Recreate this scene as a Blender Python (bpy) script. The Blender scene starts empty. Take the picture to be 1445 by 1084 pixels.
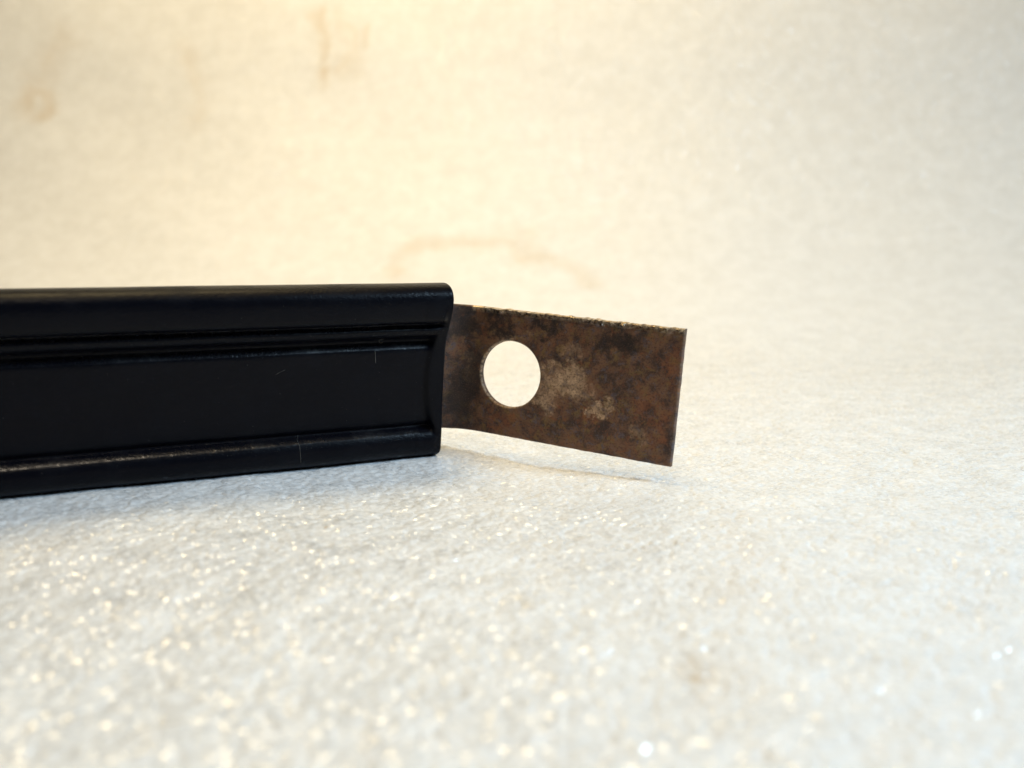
import bpy, bmesh, math, random
import numpy as np
from mathutils import Vector, Matrix

random.seed(7)
rng = np.random.default_rng(11)
S = bpy.context.scene
COL = S.collection
R = math.radians
MM = 0.001                                   # everything is built at real size: 1 mm = 0.001

# ------------------------------------------------------------------ camera
CAM_H = 0.0348
cd = bpy.data.cameras.new('camera')
cam = bpy.data.objects.new('camera', cd); COL.objects.link(cam)
cam.location = (0, 0, CAM_H)
cam.rotation_euler = (R(90 - 10), 0, 0)
cd.sensor_width = 36; cd.lens = 1250 / 1445 * 36
cd.clip_start = 0.005; cd.clip_end = 20
cd.dof.use_dof = True; cd.dof.focus_distance = 0.128; cd.dof.aperture_fstop = 19.0
S.camera = cam

# ------------------------------------------------------------------ world and lamps
w = bpy.data.worlds.new('World'); S.world = w; w.use_nodes = True
w.node_tree.nodes['Background'].inputs[0].default_value = (1.0, 0.99, 0.97, 1)
w.node_tree.nodes['Background'].inputs[1].default_value = 0.02

def area(name, loc, target, size, power, colour):
    d = bpy.data.lights.new(name, 'AREA'); d.shape = 'DISK'; d.size = size
    d.energy = power; d.color = colour
    o = bpy.data.objects.new(name, d); COL.objects.link(o)
    o.location = loc
    o.rotation_euler = (Vector(target) - Vector(loc)).to_track_quat('-Z', 'Y').to_euler()
    return o
area('warm_lamp', (-0.07, 0.18, 0.34), (-0.03, 0.29, 0.0), 0.15, 0.68, (1.0, 0.775, 0.41))
area('warm_wall_fill', (-0.02, 0.10, 0.25), (-0.02, 0.34, 0.05), 0.18, 0.095, (1.0, 0.75, 0.39)).data.spread = R(110)  # added fill to warm the wall, no lamp known there
area('warm_room_lamp', (-0.02, -0.09, 0.37), (-0.05, 0.08, 0.0), 0.09, 0.13, (1.0, 0.86, 0.68)).data.spread = R(110)
area('window_light', (0.36, 0.00, 0.30), (0.04, 0.06, 0.0), 0.14, 0.68, (0.56, 0.79, 1.0)).data.spread = R(105)

S.view_settings.view_transform = 'Standard'; S.view_settings.look = 'None'
S.view_settings.exposure = 0.06; S.view_settings.gamma = 1.0
S.view_settings.use_curve_mapping = False
S.render.engine = 'CYCLES'
S.cycles.use_denoising = True; S.cycles.use_adaptive_sampling = True; S.cycles.adaptive_threshold = 0.02
S.cycles.sample_clamp_indirect = 4.0
S.cycles.sample_clamp_direct = 0.0
S.cycles.max_bounces = 7; S.cycles.diffuse_bounces = 4; S.cycles.glossy_bounces = 3

# ------------------------------------------------------------------ node helper
class NT:
    def __init__(s, name):
        s.m = bpy.data.materials.new(name); s.m.use_nodes = True
        s.t = s.m.node_tree; s.t.nodes.clear()
        s.out = s.n('ShaderNodeOutputMaterial')
    def n(s, typ, ins=None, **kw):
        x = s.t.nodes.new(typ)
        for k, v in kw.items(): setattr(x, k, v)
        for k, v in (ins or {}).items(): s.put(x.inputs[k], v)
        return x
    def put(s, sock, v):
        if isinstance(v, bpy.types.NodeSocket): s.t.links.new(v, sock)
        else: sock.default_value = v
    def math(s, op, a, b=0.0, c=0.0, clamp=False):
        x = s.n('ShaderNodeMath', operation=op, use_clamp=clamp)
        s.put(x.inputs[0], a); s.put(x.inputs[1], b); s.put(x.inputs[2], c); return x.outputs[0]
    def vmath(s, op, a, b=(0, 0, 0)):
        x = s.n('ShaderNodeVectorMath', operation=op); s.put(x.inputs[0], a); s.put(x.inputs[1], b)
        return x.outputs[1] if op in ('LENGTH', 'DISTANCE', 'DOT_PRODUCT') else x.outputs[0]
    def mix(s, f, a, b):
        x = s.n('ShaderNodeMix', data_type='RGBA'); s.put(x.inputs[0], f); s.put(x.inputs[6], a); s.put(x.inputs[7], b)
        return x.outputs[2]
    def ramp(s, f, a, b):                     # smooth step from a to b
        x = s.n('ShaderNodeMapRange', interpolation_type='SMOOTHSTEP'); s.put(x.inputs[0], f)
        s.put(x.inputs[1], a); s.put(x.inputs[2], b); return x.outputs[0]
    def noise(s, vec, scale, detail=2.0, rough=0.5, dist=0.0, out=0):
        x = s.n('ShaderNodeTexNoise', {'Vector': vec, 'Scale': scale, 'Detail': detail, 'Roughness': rough, 'Distortion': dist})
        return x.outputs[out]
    def mapping(s, vec, loc=(0, 0, 0), rot=(0, 0, 0), scale=(1, 1, 1)):
        return s.n('ShaderNodeMapping', {'Vector': vec, 'Location': loc, 'Rotation': rot, 'Scale': scale}).outputs[0]
    def done(s, bsdf):
        s.t.links.new(bsdf.outputs[0], s.out.inputs[0]); return s.m

def c4(r, g, b): return (r, g, b, 1)

# ------------------------------------------------------------------ materials
def foam_material():
    t = NT('packing_foam')
    uv = t.n('ShaderNodeUVMap', uv_map='sheet').outputs[0]            # sheet coordinates in millimetres
    st = t.n('ShaderNodeAttribute', attribute_name='stain_glow').outputs['Fac']
    mott = t.noise(uv, 0.17, 5, 0.7)
    base = t.mix(t.ramp(mott, 0.3, 0.7), c4(0.785, 0.78, 0.77), c4(0.86, 0.86, 0.86))
    base = t.mix(st, base, c4(0.56, 0.38, 0.17))
    # film facets of the burst surface cells: every facet leans its own way
    wv = t.vmath('ADD', uv, t.vmath('MULTIPLY', t.noise(uv, 1.1, 1, 0.5, 0, 1), (0.9, 0.9, 0)))
    wv = t.mapping(wv, rot=(0, 0, 0.22), scale=(0.75, 1.0, 1.0))
    fac = t.n('ShaderNodeTexVoronoi', {'Vector': wv, 'Scale': 2.7}, feature='F1', voronoi_dimensions='2D')
    lean = t.vmath('MULTIPLY', t.vmath('SUBTRACT', fac.outputs['Color'], (0.5, 0.5, 0.5)), (0.75, 0.75, 0.75))
    film = t.math('SUBTRACT', 1.0, t.math('MULTIPLY', t.ramp(t.n('ShaderNodeSeparateXYZ', {0: uv}).outputs[1], 205.0, 285.0), 0.75))   # the rear of the sheet is duller
    patch = t.ramp(t.noise(t.mapping(uv, scale=(0.8, 1.0, 1.0)), 0.22, 3, 0.6), 0.36, 0.62)
    film = t.math('MULTIPLY', film, t.math('ADD', 0.58, t.math('MULTIPLY', patch, 0.42)))
    nrm = t.vmath('NORMALIZE', t.vmath('ADD', t.n('ShaderNodeNewGeometry').outputs['Normal'], lean))
    b = t.n('ShaderNodeBsdfPrincipled', {'Base Color': base, 'Roughness': 0.6, 'IOR': 1.45, 'Specular IOR Level': 0.25,
            'Coat Weight': film, 'Coat Roughness': 0.10, 'Coat IOR': 1.82, 'Coat Normal': nrm})
    return t.done(b)

def rubber_material():
    t = NT('black_rubber')
    co = t.n('ShaderNodeTexCoord').outputs['Object']
    g = t.mapping(co, scale=(420, 2600, 2600))                         # faint extrusion grain along the length
    h = t.math('ADD', t.math('MULTIPLY', t.noise(g, 1.0, 3, 0.6), 0.5), t.math('MULTIPLY', t.noise(co, 2600, 3, 0.6), 0.5))
    bump = t.n('ShaderNodeBump', {'Strength': 0.5, 'Distance': 0.0002, 'Height': h})
    wear = t.ramp(t.noise(co, 160, 4, 0.6), 0.45, 0.75)
    rough = t.math('ADD', 0.33, t.math('MULTIPLY', wear, 0.16))
    col = t.mix(wear, c4(0.0016, 0.0019, 0.0042), c4(0.0030, 0.0033, 0.0060))
    pol = t.n('ShaderNodeAttribute', attribute_name='polish').outputs['Fac']                     # ridges rubbed shiny
    pol = t.math('MULTIPLY', pol, t.math('ADD', 0.45, t.math('MULTIPLY', t.ramp(t.noise(co, 900, 3, 0.7), 0.42, 0.66), 0.8)))
    spec = t.math('ADD', 0.10, t.math('MULTIPLY', pol, 0.9)); rough = t.math('SUBTRACT', rough, t.math('MULTIPLY', pol, 0.12))
    b = t.n('ShaderNodeBsdfPrincipled', {'Base Color': col, 'Roughness': rough, 'IOR': 1.5, 'Specular IOR Level': spec, 'Normal': bump.outputs[0]})
    return t.done(b)

def steel_material():
    t = NT('rusty_steel')
    uv = t.n('ShaderNodeUVMap', uv_map='plate').outputs[0]             # plate coordinates in millimetres
    n1 = t.noise(uv, 0.35, 5, 0.65, 0.6)
    n2 = t.noise(t.vmath('ADD', uv, (31, 7, 0)), 0.55, 6, 0.7, 0.4)
    n3 = t.noise(uv, 3.2, 4, 0.7)
    n4 = t.noise(t.vmath('ADD', uv, (3, 57, 0)), 0.9, 5, 0.7, 0.8)
    col = t.mix(t.ramp(n1, 0.36, 0.62), c4(0.042, 0.026, 0.023), c4(0.185, 0.094, 0.055))
    col = t.mix(t.math('MULTIPLY', t.ramp(n2, 0.50, 0.64), 0.7), col, c4(0.20, 0.125, 0.045))     # olive oxide
    col = t.mix(t.math('MULTIPLY', t.ramp(n4, 0.54, 0.68), 0.7), col, c4(0.23, 0.075, 0.032))     # red rust
    col = t.mix(t.math('MULTIPLY', t.ramp(n4, 0.47, 0.36), 0.75), col, c4(0.105, 0.088, 0.105))    # blue-grey scale
    wv = t.vmath('ADD', uv, t.vmath('MULTIPLY', t.vmath('SUBTRACT', t.noise(uv, 0.5, 4, 0.65, 0, 1), (0.5, 0.5, 0.5)), (9, 9, 0)))
    pale = None
    for cx, cy, rx, ry, amt in ((-17.4, 9.6, 5.0, 3.2, 1.0), (-20.5, 12.6, 3.0, 1.9, 0.8), (-11.2, 12.4, 2.4, 1.3, 0.95),
                                (-32.5, 9.5, 1.4, 2.0, 0.5), (-26.5, 4.0, 3.2, 1.1, 0.45), (-16.5, 5.0, 2.2, 1.5, 0.35), (-5.2, 15.2, 2.0, 1.5, 0.28)):
        d = t.vmath('LENGTH', t.vmath('MULTIPLY', t.vmath('SUBTRACT', wv, (cx, cy, 0)), (1 / rx, 1 / ry, 0)))
        k = t.math('MULTIPLY', t.math('SUBTRACT', 1.0, t.ramp(d, 0.25, 1.15)), amt)
        pale = k if pale is None else t.math('MAXIMUM', pale, k)
    pale = t.math('MULTIPLY', pale, t.math('ADD', 0.35, t.math('MULTIPLY', t.ramp(n4, 0.36, 0.60), 0.65)))
    col = t.mix(t.math('MULTIPLY', pale, 0.92), col, c4(0.62, 0.43, 0.28))
    red = None                                                         # brighter orange-red bloom towards the free end
    for cx, cy, rx, ry in ((-5.0, 10.8, 1.8, 1.5), (-2.2, 13.5, 1.6, 3.0), (-12.6, 14.2, 2.0, 1.2), (-27.5, 17.2, 3.0, 1.2), (-1.2, 5.0, 1.0, 4.0)):
        d = t.vmath('LENGTH', t.vmath('MULTIPLY', t.vmath('SUBTRACT', wv, (cx, cy, 0)), (1 / rx, 1 / ry, 0)))
        k = t.math('SUBTRACT', 1.0, t.ramp(d, 0.3, 1.2))
        red = k if red is None else t.math('MAXIMUM', red, k)
    col = t.mix(t.math('MULTIPLY', red, 0.38), col, c4(0.27, 0.085, 0.030))
    dark = None                                                        # the bend's shade painted dark, with more dark patches along the top
    for cx, cy, rx, ry in ((-34.0, 14.0, 4.0, 6.5), (-34.5, 3.0, 4.5, 3.2), (-32.0, 10.5, 2.2, 5.0), (-28.5, 3.0, 3.0, 2.0), (-21.0, 2.2, 3.5, 1.3), (-9.0, 3.2, 6.0, 2.0)):
        d = t.vmath('LENGTH', t.vmath('MULTIPLY', t.vmath('SUBTRACT', wv, (cx, cy, 0)), (1 / rx, 1 / ry, 0)))
        k = t.math('SUBTRACT', 1.0, t.ramp(d, 0.3, 1.15))
        dark = k if dark is None else t.math('MAXIMUM', dark, k)
    col = t.mix(t.math('MULTIPLY', dark, 0.86), col, c4(0.014, 0.010, 0.010))
    col = t.mix(t.math('MULTIPLY', t.ramp(n3, 0.52, 0.36), 0.6), col, c4(0.026, 0.016, 0.015))
    n5 = t.noise(t.vmath('ADD', uv, (11, 3, 0)), 6.5, 3, 0.7)
    col = t.mix(t.math('MULTIPLY', t.ramp(n5, 0.54, 0.68), 0.5), col, c4(0.24, 0.14, 0.085))
    # bare scraped metal on the sheared edges
    bare = t.n('ShaderNodeAttribute', attribute_name='bare').outputs['Fac']
    bare = t.math('MULTIPLY', bare, t.ramp(t.noise(uv, 2.6, 4, 0.7), 0.40, 0.54), clamp=True)
    col = t.mix(bare, col, c4(0.78, 0.62, 0.42))
    pit = t.noise(uv, 5.5, 4, 0.7)
    h = t.math('ADD', t.math('MULTIPLY', pit, 0.7), t.math('MULTIPLY', n2, 0.8))
    bump = t.n('ShaderNodeBump', {'Strength': 0.55, 'Distance': 0.00016, 'Height': h})
    met = t.math('ADD', 0.25, t.math('MULTIPLY', bare, 0.6))
    rough = t.math('SUBTRACT', t.math('ADD', 0.40, t.math('MULTIPLY', n3, 0.25)), t.math('MULTIPLY', bare, 0.25))
    burr = t.n('ShaderNodeAttribute', attribute_name='burr').outputs['Fac']
    rough = t.math('MULTIPLY', rough, t.math('SUBTRACT', 1.0, t.math('MULTIPLY', burr, 0.6)))
    col = t.mix(t.math('MULTIPLY', t.math('MULTIPLY', burr, t.math('SUBTRACT', 1.0, bare)), 0.6), col, c4(0.02, 0.012, 0.010))
    b = t.n('ShaderNodeBsdfPrincipled', {'Base Color': col, 'Metallic': met, 'Roughness': rough, 'Specular IOR Level': 0.45, 'Normal': bump.outputs[0]})
    return t.done(b)

def plain(name, col, rough=0.6):
    t = NT(name)
    co = t.n('ShaderNodeTexCoord').outputs['Object']
    cc = t.mix(t.noise(co, 900, 2), c4(*[x * 0.8 for x in col]), c4(*col))
    return t.done(t.n('ShaderNodeBsdfPrincipled', {'Base Color': cc, 'Roughness': rough}))

# ------------------------------------------------------------------ object helpers
def mesh_obj(name, verts, faces, mat, parent=None, smooth=True):
    me = bpy.data.meshes.new(name); me.from_pydata([tuple(v) for v in verts], [], faces); me.update()
    if smooth: me.polygons.foreach_set('use_smooth', [True] * len(me.polygons))
    o = bpy.data.objects.new(name, me); COL.objects.link(o)
    if mat: me.materials.append(mat)
    if parent: o.parent = parent
    return o

def tag(o, label=None, cat=None, group=None, kind=None):
    for k, v in (('label', label), ('category', cat), ('group', group), ('kind', kind)):
        if v: o[k] = v
    return o

# ------------------------------------------------------------------ setting: the foam sheet, floor sweeping up into a backdrop
Y0, YC, RC, LEAN = -160.0, 215.0, 105.0, R(80)        # mm: start, start of the curve, its radius, final slope
def sweep(s):                                         # arc length (mm, 0 at y = 0) -> y, z
    if s < YC: return s, 0.0
    a = (s - YC) / RC
    if a < LEAN: return YC + RC * math.sin(a), RC * (1 - math.cos(a))
    e = s - YC - RC * LEAN
    return YC + RC * math.sin(LEAN) + e * math.cos(LEAN), RC * (1 - math.cos(LEAN)) + e * math.sin(LEAN)

def undulate(x, s):
    k = 0.9 * np.sin(x / 31 + 0.6) * np.sin(s / 37 + 1.1) + 0.5 * np.sin(x / 13 + s / 19) * np.cos(s / 15 - 0.7)
    return 0.8 * k + 9.0 * np.maximum(0.0, (x - 75) / 100) ** 2         # the sheet lifts a little towards its right side

LAT = np.random.default_rng(5).random((512, 512, 4))
def lattice(x, y, ch=0):                                               # smooth value noise, about one bump per unit
    xi, yi = np.floor(x).astype(int), np.floor(y).astype(int)
    u, v = x - xi, y - yi; u = u * u * (3 - 2 * u); v = v * v * (3 - 2 * v)
    g = lambda i, j: LAT[(xi + i) % 512, (yi + j) % 512, ch]
    return (g(0, 0) * (1 - u) + g(1, 0) * u) * (1 - v) + (g(0, 1) * (1 - u) + g(1, 1) * u) * v
def fractal(x, y, ch=0, n=3):
    tot = 0
    for k in range(n):
        c, q = math.cos(0.6 + 0.9 * k), math.sin(0.6 + 0.9 * k)          # every octave turned, so no weave shows
        tot = tot + lattice((c * x + q * y) * 2 ** k + 17 * k, (c * y - q * x) * 2 ** k + 31 * k, ch) * 0.5 ** k
    return tot / sum(0.5 ** k for k in range(n))

def cells(x, y, size, tilt, dome, seed):                               # blown foam cells: little tilted domes of film
    gx, gy = x / size, y / size
    xi, yi = np.floor(gx).astype(int), np.floor(gy).astype(int)
    best = np.full(x.shape, 9.0); h = np.zeros(x.shape)
    for i in (-1, 0, 1):
        for j in (-1, 0, 1):
            L = LAT[(xi + i + seed) % 512, (yi + j + 3 * seed) % 512]
            dx, dy = gx - (xi + i + L[..., 0]), gy - (yi + j + L[..., 1])
            d = dx * dx + dy * dy; m = d < best
            best = np.where(m, d, best)
            h = np.where(m, dome * (1 - np.minimum(1, 1.6 * d)) + tilt * ((L[..., 2] - 0.5) * dx + (L[..., 3] - 0.5) * dy) * 2, h)
    return h * size

def relief(x, s):
    wx = x + 1.6 * (fractal(x / 3.1, s / 3.1, 0) - 0.5); ws = s + 1.6 * (fractal(x / 3.1 + 50, s / 3.1, 1) - 0.5)
    c, q = math.cos(0.25), math.sin(0.25)
    a, b = (c * wx + q * ws) * 0.72, -q * wx + c * ws                 # cells drawn out along the rolled sheet
    k = cells(a, b, 0.75, 0.17, 0.10, 3) + cells(a + 40, b, 2.0, 0.05, 0.04, 41)
    k += 0.16 * (fractal(x / 1.2, s / 1.2, 2, 2) - 0.5) + 0.5 * (fractal(x / 6, s / 6, 3, 2) - 0.5)
    return k * np.where(s > 215, 1 - 0.94 * np.clip((s - 205) / 70, 0, 1), 1.0)

# old tan tide marks, brown blots and one painted orange glow: lines in sheet coordinates (mm), width, strength
STAINS_AND_GLOW = [([(-37, 282), (-34, 291), (-28, 296), (-14, 296.5), (0, 295), (3, 289), (13, 288.5), (21.6, 284), (24.5, 277)], 2.3, 0.24),
          ([(-2, 297), (5, 300), (6, 292)], 3.4, 0.16),  # soft orange glow on the sheet, put into its colour
          ([(-67, 382), (-63.5, 374), (-64, 368)], 1.6, 0.36), ([(-64, 363.5), (-64.6, 361)], 2.0, 0.46),
          ([(-59, 381), (-55, 372), (-56, 363)], 3.2, 0.20), ([(-56.7, 380), (-53.0, 375), (-54.5, 366), (-59, 363)], 1.5, 0.24), ([(-49.2, 378), (-50, 372)], 1.2, 0.25),
          ([(-163.7 + 4.3 * math.cos(k * math.pi / 6), 352 + 4.4 * math.sin(k * math.pi / 6)) for k in range(13)], 2.2, 0.34), ([(-154, 374), (-163, 360)], 4.0, 0.20),
          ([(-113, 371), (-106.6, 358), (-108, 344)], 2.4, 0.16),
          ([(27, 106), (25, 92), (20, 75), (17, 62), (13, 60)], 2.5, 0.10), ([(15, 66), (14, 62.5)], 0.9, 0.30)]
def stain_glow_mask(x, s):
    wx = x + 5.0 * (fractal(x / 6, s / 6, 1) - 0.5); ws = s + 5.0 * (fractal(x / 6 + 9, s / 6, 2) - 0.5)
    m = np.zeros(x.shape)
    for pts, wid, amt in STAINS_AND_GLOW:
        P = np.array(pts); lo, hi = P.min(0) - 12, P.max(0) + 12
        k = (x > lo[0]) & (x < hi[0]) & (s > lo[1]) & (s < hi[1])
        d = np.full(k.sum(), 1e9); qx, qs = wx[k], ws[k]
        for A, B in zip(P[:-1], P[1:]):
            e = B - A; u = np.clip(((qx - A[0]) * e[0] + (qs - A[1]) * e[1]) / (e @ e), 0, 1)
            d = np.minimum(d, np.hypot(qx - A[0] - u * e[0], qs - A[1] - u * e[1]))
        m[k] = np.maximum(m[k], 1.08 * amt * np.exp(-(d / (1.4 * wid)) ** 2) * (0.35 + 0.9 * fractal(qx / 5, qs / 5, 0)))
    # odd dark crumbs caught in the sheet
    for cx, cs, r in ((58.2, 186, 0.35), (47, 152, 0.3), (33, 121, 0.25), (41, 137, 0.22), (70, 160, 0.25), (14.2, 63.5, 0.5), (-22, 100, 0.2)):
        m = np.maximum(m, 0.8 * np.exp(-(((x - cx) / r) ** 2 + ((s - cs) / (r * 1.2)) ** 2)))
    return m

def foam():
    # finely meshed where one looks, coarser towards the borders of the sheet
    u = np.concatenate([np.linspace(-4.2, -1.02, 40), np.linspace(-1.0, 1.0, 820), np.linspace(1.02, 4.2, 40)])
    ss = np.concatenate([np.arange(Y0, 30, 5.0), np.arange(30, 46, 0.8), np.arange(46, 140, 0.22), np.arange(140, 230, 0.32), np.arange(230, 400, 0.5), np.arange(400, 620, 5.0)])
    width = np.clip(25 + 0.50 * ss, 30, 222)
    x = u[None, :] * width[:, None]; s = np.repeat(ss[:, None], len(u), 1)
    yz = np.array([sweep(q) for q in ss]); yz2 = np.array([sweep(q + 0.5) for q in ss]); T = (yz2 - yz); T /= np.hypot(T[:, 0], T[:, 1])[:, None]
    # the strip's weight beds its lower edge into the sheet
    l = -((x + 11.2) * 0.902 + (s - 132.3) * 0.432); d = -(x + 11.2) * 0.432 + (s - 132.3) * 0.902
    bed = np.exp(-(np.hypot(d - 2, np.minimum(l, 0)) / 9.0) ** 2); tight = np.exp(-(np.hypot(d, np.minimum(l, 0)) / 3.0) ** 2)
    k = undulate(x, s) * (1 - bed) + bed * (0.74 + 0.0128 * np.clip(l, 0, 150) + 0.006 * np.clip(l - 20, 0, 150)) + relief(x, s) * (1 - 0.75 * tight)
    y = yz[:, :1] - T[:, 1:] * k; z = yz[:, 1:] + T[:, :1] * k
    V = np.stack([x, y, z], -1).reshape(-1, 3)
    n, m = s.shape
    i = (np.arange(n - 1)[:, None] * m + np.arange(m - 1)[None, :]).ravel()
    F = np.stack([i, i + 1, i + m + 1, i + m], -1)
    # the underside, 4 mm below, and the cut borders of the sheet
    ju = np.concatenate([np.arange(0, n, 12), [n - 1]]); iu = np.unique(np.concatenate([np.arange(0, m, 12), [m - 1]])); ju = np.unique(ju)
    xb, sb = x[np.ix_(ju, iu)], s[np.ix_(ju, iu)]
    kb = undulate(xb, sb) - 4.0
    Vb = np.stack([xb, yz[ju, :1] - T[ju, 1:] * kb, yz[ju, 1:] + T[ju, :1] * kb], -1).reshape(-1, 3)
    nb, mb = xb.shape; off = len(V)
    i = (np.arange(nb - 1)[:, None] * mb + np.arange(mb - 1)[None, :]).ravel() + off
    Fb = np.stack([i + mb, i + mb + 1, i + 1, i], -1)
    V = np.concatenate([V, Vb]) * MM; F = np.concatenate([F, Fb])
    X = np.concatenate([x.ravel(), xb.ravel()]); SS = np.concatenate([s.ravel(), sb.ravel()])
    me = bpy.data.meshes.new('foam_backdrop')
    me.vertices.add(len(V)); me.vertices.foreach_set('co', V.astype(np.float32).ravel())
    me.loops.add(F.size); me.loops.foreach_set('vertex_index', F.astype(np.int32).ravel())
    me.polygons.add(len(F)); me.polygons.foreach_set('loop_start', np.arange(0, F.size, 4, dtype=np.int32))
    me.polygons.foreach_set('use_smooth', np.ones(len(F), dtype=bool))
    ul = me.uv_layers.new(name='sheet'); ul.data.foreach_set('uv', np.stack([X, SS], -1).astype(np.float32)[F.ravel()].ravel())
    at = me.attributes.new('stain_glow', 'FLOAT', 'POINT'); at.data.foreach_set('value', stain_glow_mask(X, SS).astype(np.float32))
    me.update(calc_edges=True); me.validate()
    o = bpy.data.objects.new('foam_backdrop', me); COL.objects.link(o); me.materials.append(foam_material())
    return tag(o, 'white glittering packing foam sheet sweeping up behind the black trim strip, with tan stains', kind='structure')
foam()

# ------------------------------------------------------------------ trim strip: black moulding with a bent steel tab
RUB, STEEL = rubber_material(), steel_material()
# the flat of the tab: top right corner, length, downward and away directions
TO = Vector((23.41268, 119.15862, CAM_H / MM - 13.52382))
TA = Vector((0.88156, -0.46862, -0.05705)).normalized()
TV = Vector((-0.07876, -0.02684, -0.99653)); TV = (TV - TA * TV.dot(TA)).normalized()
TN = TA.cross(TV)
PH, PT, HC, HR = 19.16, 1.05, Vector((-26.09, 9.65)), 5.0               # plate height, thickness, hole centre, hole radius
SB, RB = -31.0, 6.0                                                    # where the bend begins, its radius
SA = Vector((0.9017, 0.4322, -0.0139)).normalized()                    # the strip's own axis
BEND = math.acos(max(-1, min(1, TA.dot(SA))))
def plate_point(s, t, d):                                              # along, down, into the thickness -> world mm
    if s >= SB:
        return TO + TA * s + TV * t + TN * d
    arc = min(SB - s, RB * BEND); th = arc / RB
    dirn = TA * math.cos(th) + TN * math.sin(th); nor = TN * math.cos(th) - TA * math.sin(th)
    p = TO + TA * SB - TA * (RB * math.sin(th)) - TN * (RB * (1 - math.cos(th)))
    p = p - dirn * max(0.0, (SB - s) - RB * BEND)
    return p + TV * t + nor * d

root = bpy.data.objects.new('trim_strip', None); COL.objects.link(root)
E0 = plate_point(SB - RB * BEND, PH / 2, PT / 2) - SA * 1.95                # where the tab enters the moulding
down = Vector((0, 0, -1)); SV = (down - SA * down.dot(SA)).normalized()
SV = (Matrix.Rotation(R(9), 3, SA) @ SV).normalized()
SN = SA.cross(SV)

HT, HB = -13.9, 13.1
PROFILE = [(0.18, 4.6), (0.10, 4.2), (0.07, 2.6), (0.03, -0.8), (0.004, -3.2), (0.0, -4.8), (0.010, -6.1), (0.035, -6.9), (0.075, -7.25), (0.12, -7.3), (0.17, -7.2), (0.192, -6.7),
           (0.205, -5.6), (0.212, -5.1), (0.232, -5.85), (0.245, -5.95), (0.270, -5.6), (0.282, -4.9), (0.298, -3.9), (0.320, -3.6),
           (0.338, -4.15), (0.357, -4.6), (0.41, -4.5), (0.50, -4.45), (0.60, -4.4), (0.70, -4.35), (0.775, -4.2), (0.798, -3.7), (0.809, -3.7),
           (0.819, -4.6), (0.838, -5.35), (0.885, -5.85), (0.94, -5.6), (0.98, -4.6), (1.0, -2.8), (1.0, 2.6), (0.97, 4.2), (0.90, 4.6), (0.5, 4.6)]
def smooth_loop(p, n):
    for _ in range(n):
        q = []
        for i in range(len(p)):
            a, b = p[i], p[(i + 1) % len(p)]
            q += [(0.75 * a[0] + 0.25 * b[0], 0.75 * a[1] + 0.25 * b[1]), (0.25 * a[0] + 0.75 * b[0], 0.25 * a[1] + 0.75 * b[1])]
        p = q
    return p
LOOP = smooth_loop(PROFILE, 2)
def sstep(a, b, x):
    k = max(0.0, min(1.0, (x - a) / (b - a))); return k * k * (3 - 2 * k)
def end_front(f):                                                      # the outer skin the end cap follows
    if f < 0.06: return None
    return -7.1 + 2.2 * sstep(0.08, 0.36, f) - 0.55 * sstep(0.6, 0.88, f)
def strip_point(x, f, n, shrink):
    v = HT + (HB - HT) * f + 0.006 * min(0.0, x + 20) * sstep(0.7, 1.0, f)
    if n < -1 and 0.0 < f < 1.0:
        ef = end_front(f)
        if ef is not None and f < 0.97:
            xs = -0.95 - 1.75 * math.sin(math.pi * min(1, max(0, (f - 0.22) / 0.62))) ** 0.7
            k = sstep(xs - 0.5, xs + 0.4, x) * sstep(0.97, 0.93, f) if f > 0.9 else sstep(xs - 0.5, xs + 0.4, x)
            n = n * (1 - k) + ef * k
    if shrink > 0:                                                     # rounded rim of the end
        vc, nc = 0.5, -1.0
        v += -shrink if v > 0 else shrink
        n += shrink if n < 0 else -shrink
    bend = -((x + 5) / 100) ** 2 * 0.3 if x < -5 else 0.0
    wob = 0.05 * math.sin(x / 7.3 + 9 * f) + 0.04 * math.sin(x / 3.1 + 17 * f)
    if shrink or x > -4: wob *= 0.3
    return E0 + SA * x + SV * v + SN * (n + wob + bend)
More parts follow.
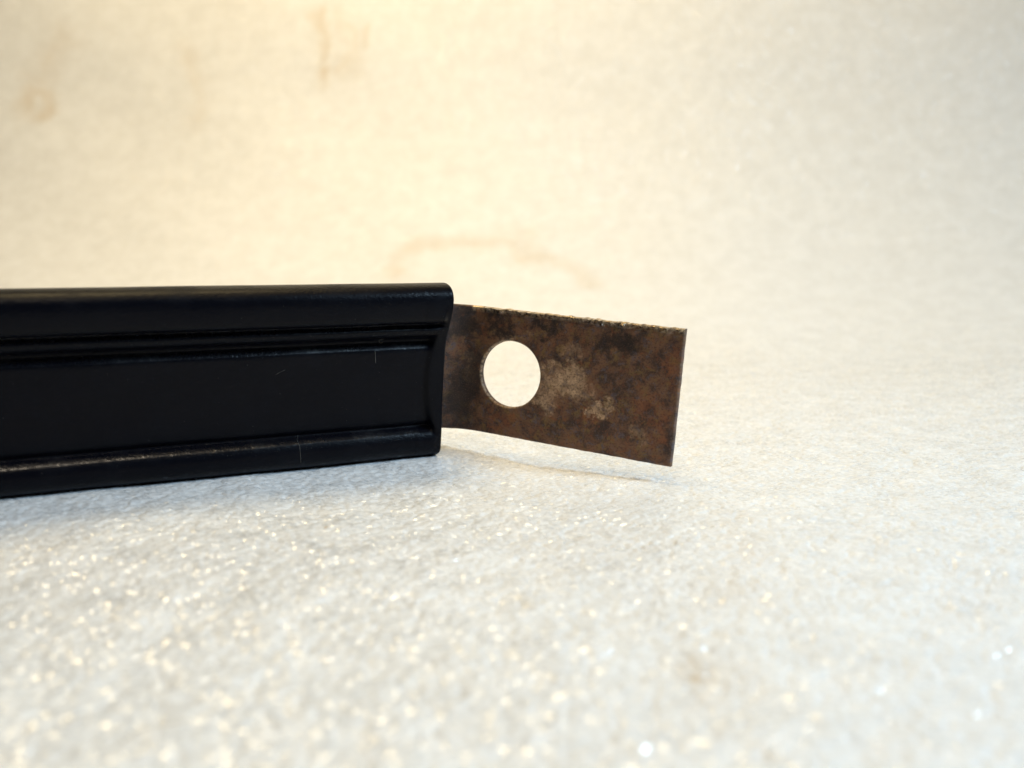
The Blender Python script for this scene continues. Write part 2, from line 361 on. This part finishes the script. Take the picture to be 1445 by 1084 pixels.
def moulding():
    xs = list(np.arange(-150, -20, 2.5)) + list(np.arange(-20, -6, 1.0)) + list(np.arange(-6, -0.8, 0.2))
    st = [(x, 0.0) for x in xs]
    rr = 0.4
    for k in range(9):
        a = k / 8 * math.pi / 2
        st.append((-rr + rr * math.sin(a), rr * (1 - math.cos(a))))
    n = len(LOOP)
    V = [strip_point(x, f, d, sh) for x, sh in st for f, d in LOOP]
    F = []; cap = []
    for j in range(len(st) - 1):
        for i in range(n):
            q = (j * n + i, j * n + (i + 1) % n, (j + 1) * n + (i + 1) % n, (j + 1) * n + i)
            (cap if st[j][0] >= -3.6 else F).append(q)
    # closed end faces
    c0 = sum((V[i] for i in range(n)), Vector()) / n; c1 = sum((V[(len(st) - 1) * n + i] for i in range(n)), Vector()) / n
    V += [c0, c1]; k0, k1 = len(V) - 2, len(V) - 1
    for i in range(n):
        F.append((k0, (i + 1) % n, i)); cap.append((k1, (len(st) - 1) * n + i, (len(st) - 1) * n + (i + 1) % n))
    V = [v * MM for v in V]
    # shared normals so that the seam between moulding and end cap stays smooth
    me = bpy.data.meshes.new('tmp'); me.from_pydata([tuple(v) for v in V], [], F + cap)
    bm = bmesh.new(); bm.from_mesh(me); bmesh.ops.recalc_face_normals(bm, faces=bm.faces); bm.to_mesh(me); bm.free(); me.update()
    NRM = [v.normal.copy() for v in me.vertices]
    allf = [tuple(p.vertices) for p in me.polygons]
    bpy.data.meshes.remove(me)
    parts = []
    for name, fs in (('moulding', allf[:len(F)]), ('end_cap', allf[len(F):])):
        used = sorted({i for f in fs for i in f}); mp = {g: l for l, g in enumerate(used)}
        o = mesh_obj(name, [V[i] for i in used], [tuple(mp[i] for i in f) for f in fs], RUB)
        o.data.normals_split_custom_set_from_vertices([NRM[i] for i in used])
        pv = [LOOP[i % n] if i < len(st) * n else (0.5, 4.0) for i in used]
        at = o.data.attributes.new('polish', 'FLOAT', 'POINT')
        at.data.foreach_set('value', [(0.45 + 0.55 * sstep(-5, -60, st[i // n][0])) if i < len(st) * n and st[i // n][0] < -3.4 and d < -1 and (0.213 < f < 0.236 or 0.326 < f < 0.352 or 0.810 < f < 0.834) else 0.0 for i, (f, d) in zip(used, pv)])
        parts.append(o)
    return parts
body, cap = moulding()
base_pt = (E0 + SV * HB) * MM
root.location = base_pt
def adopt(child, parent):
    child.parent = parent; child.matrix_parent_inverse = Matrix.Translation(-Vector(base_pt)) if parent is root else Matrix.Identity(4)
adopt(body, root); cap.parent = body

def tab():
    # flat layout with the hole: a polar block round the hole inside a grid
    half = 7.2
    hx0, hx1, hy0, hy1 = HC.x - half, HC.x + half, HC.y - half, HC.y + half
    SL = SB - RB * BEND - 9.0
    def rng_(a, b, step):
        n = max(1, int(round((b - a) / step))); return [a + (b - a) * i / n for i in range(n + 1)]
    NS = 44
    xb = rng_(hx0, hx1, 2 * half / NS); yb = rng_(hy0, hy1, 2 * half / NS)
    xs = rng_(SL, hx0, 0.6)[:-1] + xb + rng_(hx1, 0.0, 0.25)[1:]
    ys = rng_(0.0, 1.2, 0.15)[:-1] + rng_(1.2, hy0, 0.4)[:-1] + yb + rng_(hy1, PH, 0.5)[1:]
    P = []; key = {}
    def vid(x, y):
        k = (round(x, 4), round(y, 4))
        if k not in key: key[k] = len(P); P.append((x, y))
        return key[k]
    Q = []
    for i in range(len(xs) - 1):
        for j in range(len(ys) - 1):
            cx, cy = (xs[i] + xs[i + 1]) / 2, (ys[j] + ys[j + 1]) / 2
            if hx0 < cx < hx1 and hy0 < cy < hy1: continue
            Q.append((vid(xs[i], ys[j]), vid(xs[i + 1], ys[j]), vid(xs[i + 1], ys[j + 1]), vid(xs[i], ys[j + 1])))
    sq = [(x, hy0) for x in xb[:-1]] + [(hx1, y) for y in yb[:-1]] + [(x, hy1) for x in reversed(xb[1:])] + [(hx0, y) for y in reversed(yb[1:])]
    rings = [[vid(*p) for p in sq]]
    lv = [0.0, 0.25, 0.5, 0.72, 0.88, 1.0]
    for k in lv[1:]:
        row = []
        for p in sq:
            d = Vector(p) - HC; c = HC + d.normalized() * (HR + 0.28)
            q = Vector(p).lerp(c, k); row.append(vid(q.x, q.y))
        rings.append(row)
    m = len(sq)
    for a, b in zip(rings, rings[1:]):
        for i in range(m): Q.append((a[i], a[(i + 1) % m], b[(i + 1) % m], b[i]))
    nP = len(P)
    import mathutils
    def nz(x, y, sc, o=0): return mathutils.noise.noise(Vector((x * sc + o, y * sc, o * 1.7)))
    edge_y = lambda x: 0.0 if x < -30 else 0.14 * max(-0.2, nz(x, 0, 0.9)) + 0.11 * nz(x, 0, 1.9, 5)
    def mapped(x, y, d):
        yy = y
        if y < 1.2: yy = y - (edge_y(x) + 0.03) * (1 - y / 1.2)
        if y > PH - 1: yy = y + 0.05 * nz(x, 3, 0.9, 9) * (y - PH + 1)
        xx = x
        if x > -1: xx = x + 0.05 * nz(4, y, 0.9, 3) * (x + 1)
        return plate_point(xx, yy, d) * MM
    V, UVv, bare, burrs = [], [], [], []
    c = 0.16                                                            # worn edge round-over
    def edge_dist(x, y): return min(y, PH - y, -x)
    for side in (0, 1):
        for x, y in P:
            d = 0.0 if side == 0 else PT
            ox, oy = x, y
            if x >= -1e-6: ox = x - c
            if y <= 1e-6: oy = y + c
            if y >= PH - 1e-6: oy = y - c
            bump = 0.0
            bv = 0.0
            if side == 0 and y < 1.3 and x > -31:                       # rolled burr along the sheared top edge
                w_ = max(0, 1 - y / 1.3); bv = min(1.0, w_ * 1.6)
                bump = -(0.3 * max(0, nz(x, y, 1.1, 2)) + 1.1 * max(0, nz(x, y, 2.0, 8))) * w_ * (0.35 + 0.9 * max(0, nz(x, 0, 0.22, 6) + 0.45))
            V.append(mapped(ox, oy, d + bump)); UVv.append((x, y))
            b = 0.0
            if side == 0 and y < 0.9 and x > -33: b = 0.75 * (1 - y / 0.9)
            if x > -0.4: b = max(b, 0.04)
            bare.append(b); burrs.append(bv)
    F = [tuple(reversed(q)) for q in Q] + [tuple(i + nP for i in q) for q in Q]
    # rims: outer border with one middle loop pushed out, hole with rounded lip
    def border_loop():
        pts = [(x, 0.0) for x in xs[:-1]] + [(0.0, y) for y in ys[:-1]] + [(x, PH) for x in reversed(xs[1:])] + [(xs[0], y) for y in reversed(ys[1:])]
        return [vid(*p) for p in pts]
    bl = border_loop()
    def ring_at(depth, bval, grow=0.0):
        ids = []
        for i in bl:
            x, y = P[i]
            V.append(mapped(x, y, depth) if y > 1e-6 else mapped(x, y - 0.0, depth)); UVv.append((x, y)); 
            b = bval
            if y <= 1e-6 and x > -33: b = 0.95
            bare.append(b); ids.append(len(V) - 1)
        return ids
    loops = [bl, ring_at(c, 0.05), ring_at(PT / 2, 0.0), ring_at(PT - c, 0.0), [i + nP for i in bl]]
    nb = len(bl)
    for a, b in zip(loops, loops[1:]):
        for i in range(nb): F.append((a[i], a[(i + 1) % nb], b[(i + 1) % nb], b[i]))
    hl = rings[-1]
    def hole_ring(r, depth, bval):
        ids = []
        for i in hl:
            d = (Vector(P[i]) - HC).normalized(); q = HC + d * (r + 0.03 * nz(d.x * 3, d.y * 3, 1.0, 4))
            V.append(plate_point(q.x, q.y, depth) * MM); UVv.append((q.x, q.y)); bare.append(bval); ids.append(len(V) - 1)
        return ids
    hr = [hl, hole_ring(HR + 0.10, 0.05, 0.30), hole_ring(HR, 0.22, 0.30), hole_ring(HR - 0.03, PT * 0.55, 0.0), hole_ring(HR, PT - 0.15, 0.0), [i + nP for i in hl]]
    for a, b in zip(hr, hr[1:]):
        for i in range(m): F.append((a[(i + 1) % m], a[i], b[i], b[(i + 1) % m]))
    o = mesh_obj('mounting_tab', V, F, STEEL)
    bm = bmesh.new(); bm.from_mesh(o.data); bmesh.ops.recalc_face_normals(bm, faces=bm.faces); bm.to_mesh(o.data); bm.free()
    me = o.data
    ul = me.uv_layers.new(name='plate')
    idx = np.empty(len(me.loops), dtype=np.int32); me.loops.foreach_get('vertex_index', idx)
    ul.data.foreach_set('uv', np.array(UVv, dtype=np.float32)[idx].ravel())
    at = me.attributes.new('bare', 'FLOAT', 'POINT'); at.data.foreach_set('value', np.array(bare, dtype=np.float32))
    burrs += [0.0] * (len(V) - len(burrs))
    at = me.attributes.new('burr', 'FLOAT', 'POINT'); at.data.foreach_set('value', np.array(burrs, dtype=np.float32))
    me.set_sharp_from_angle(angle=R(50))
    return o
tb = tab(); adopt(tb, root)
tb['label'] = 'bent rusty brown steel tab with a round hole'
tag(root, 'black rubber trim strip with a grooved face and rusty holed steel tab at its end', 'trim strip', kind='thing')

# ------------------------------------------------------------------ lint and dust lying on the moulding
LINT = plain('pale_lint', (0.15, 0.14, 0.12), 0.7)
def on_face(x, f):                                                      # a point on the strip's front skin
    best = min((q for q in LOOP if q[1] < -1), key=lambda q: abs(q[0] - f))
    return strip_point(x, f, best[1] - 0.03, 0.0)
def fibre(label, pts, rad=0.028):
    P = [on_face(x, f) + SN * -o for x, f, o in pts]
    V, F = [], []
    for k, p in enumerate(P):
        d = (P[min(k + 1, len(P) - 1)] - P[max(k - 1, 0)]).normalized()
        a = d.orthogonal().normalized(); b = d.cross(a)
        for i in range(5):
            an = 2 * math.pi * i / 5; V.append((p + (a * math.cos(an) + b * math.sin(an)) * rad) * MM)
    for k in range(len(P) - 1):
        for i in range(5): F.append((k * 5 + i, k * 5 + (i + 1) % 5, k * 5 + 5 + (i + 1) % 5, k * 5 + 5 + i))
    F.append(tuple(range(4, -1, -1))); F.append(tuple((len(P) - 1) * 5 + i for i in range(5)))
    return tag(mesh_obj('lint_fibre', V, F, LINT), label, 'lint', 'lint on the black strip')
fibre('short straight pale lint fibre upright below the upper groove of the black strip', [(-10.6 + 0.03 * k, 0.355 + 0.013 * k, 0.05) for k in range(6)], 0.026)
fibre('long kinked pale lint fibre lying across the lower crease of the black strip',
      [(-21.2, 0.80, 0.05), (-21.5, 0.815, 0.3), (-21.35, 0.835, 0.3), (-21.3, 0.86, 0.15), (-21.25, 0.89, 0.05), (-21.2, 0.925, 0.03)], 0.018)
fibre('tiny curled pale lint fibre on the rim of the upper groove',
      [(-9.5 + 0.32 * math.cos(a), 0.31 + 0.011 * math.sin(a), 0.05) for a in np.linspace(0.3, 5.4, 10)], 0.02)
fibre('fine slanting lint fibre in the upper channel of the black strip', [(-24.5 + 0.28 * k, 0.455 - 0.005 * k, 0.03) for k in range(6)], 0.012)

def dust():
    V, F = [], []
    for k in range(320):
        x = -abs(rng.normal(0, 26)) - 0.6; f = rng.choice([rng.uniform(0.05, 0.95), rng.normal(0.25, 0.012), rng.normal(0.85, 0.01)])
        if not 0.04 < f < 0.96 or x < -95: continue
        p = on_face(x, f); r = rng.uniform(0.012, 0.034)
        i0 = len(V); st = rng.uniform(0.6, 2.2)
        for q in ((1, 0, 0), (-1, 0, 0), (0, 1, 0), (0, -1, 0), (0, 0, 1), (0, 0, -1)):
            V.append((p + SA * q[0] * r * st + SV * q[1] * r + SN * q[2] * r) * MM)
        for a, b, c in ((0, 2, 4), (2, 1, 4), (1, 3, 4), (3, 0, 4), (2, 0, 5), (1, 2, 5), (3, 1, 5), (0, 3, 5)): F.append((i0 + a, i0 + b, i0 + c))
    return tag(mesh_obj('dust', V, F, LINT), 'fine pale dust specks on the black strip', kind='stuff')
dust()
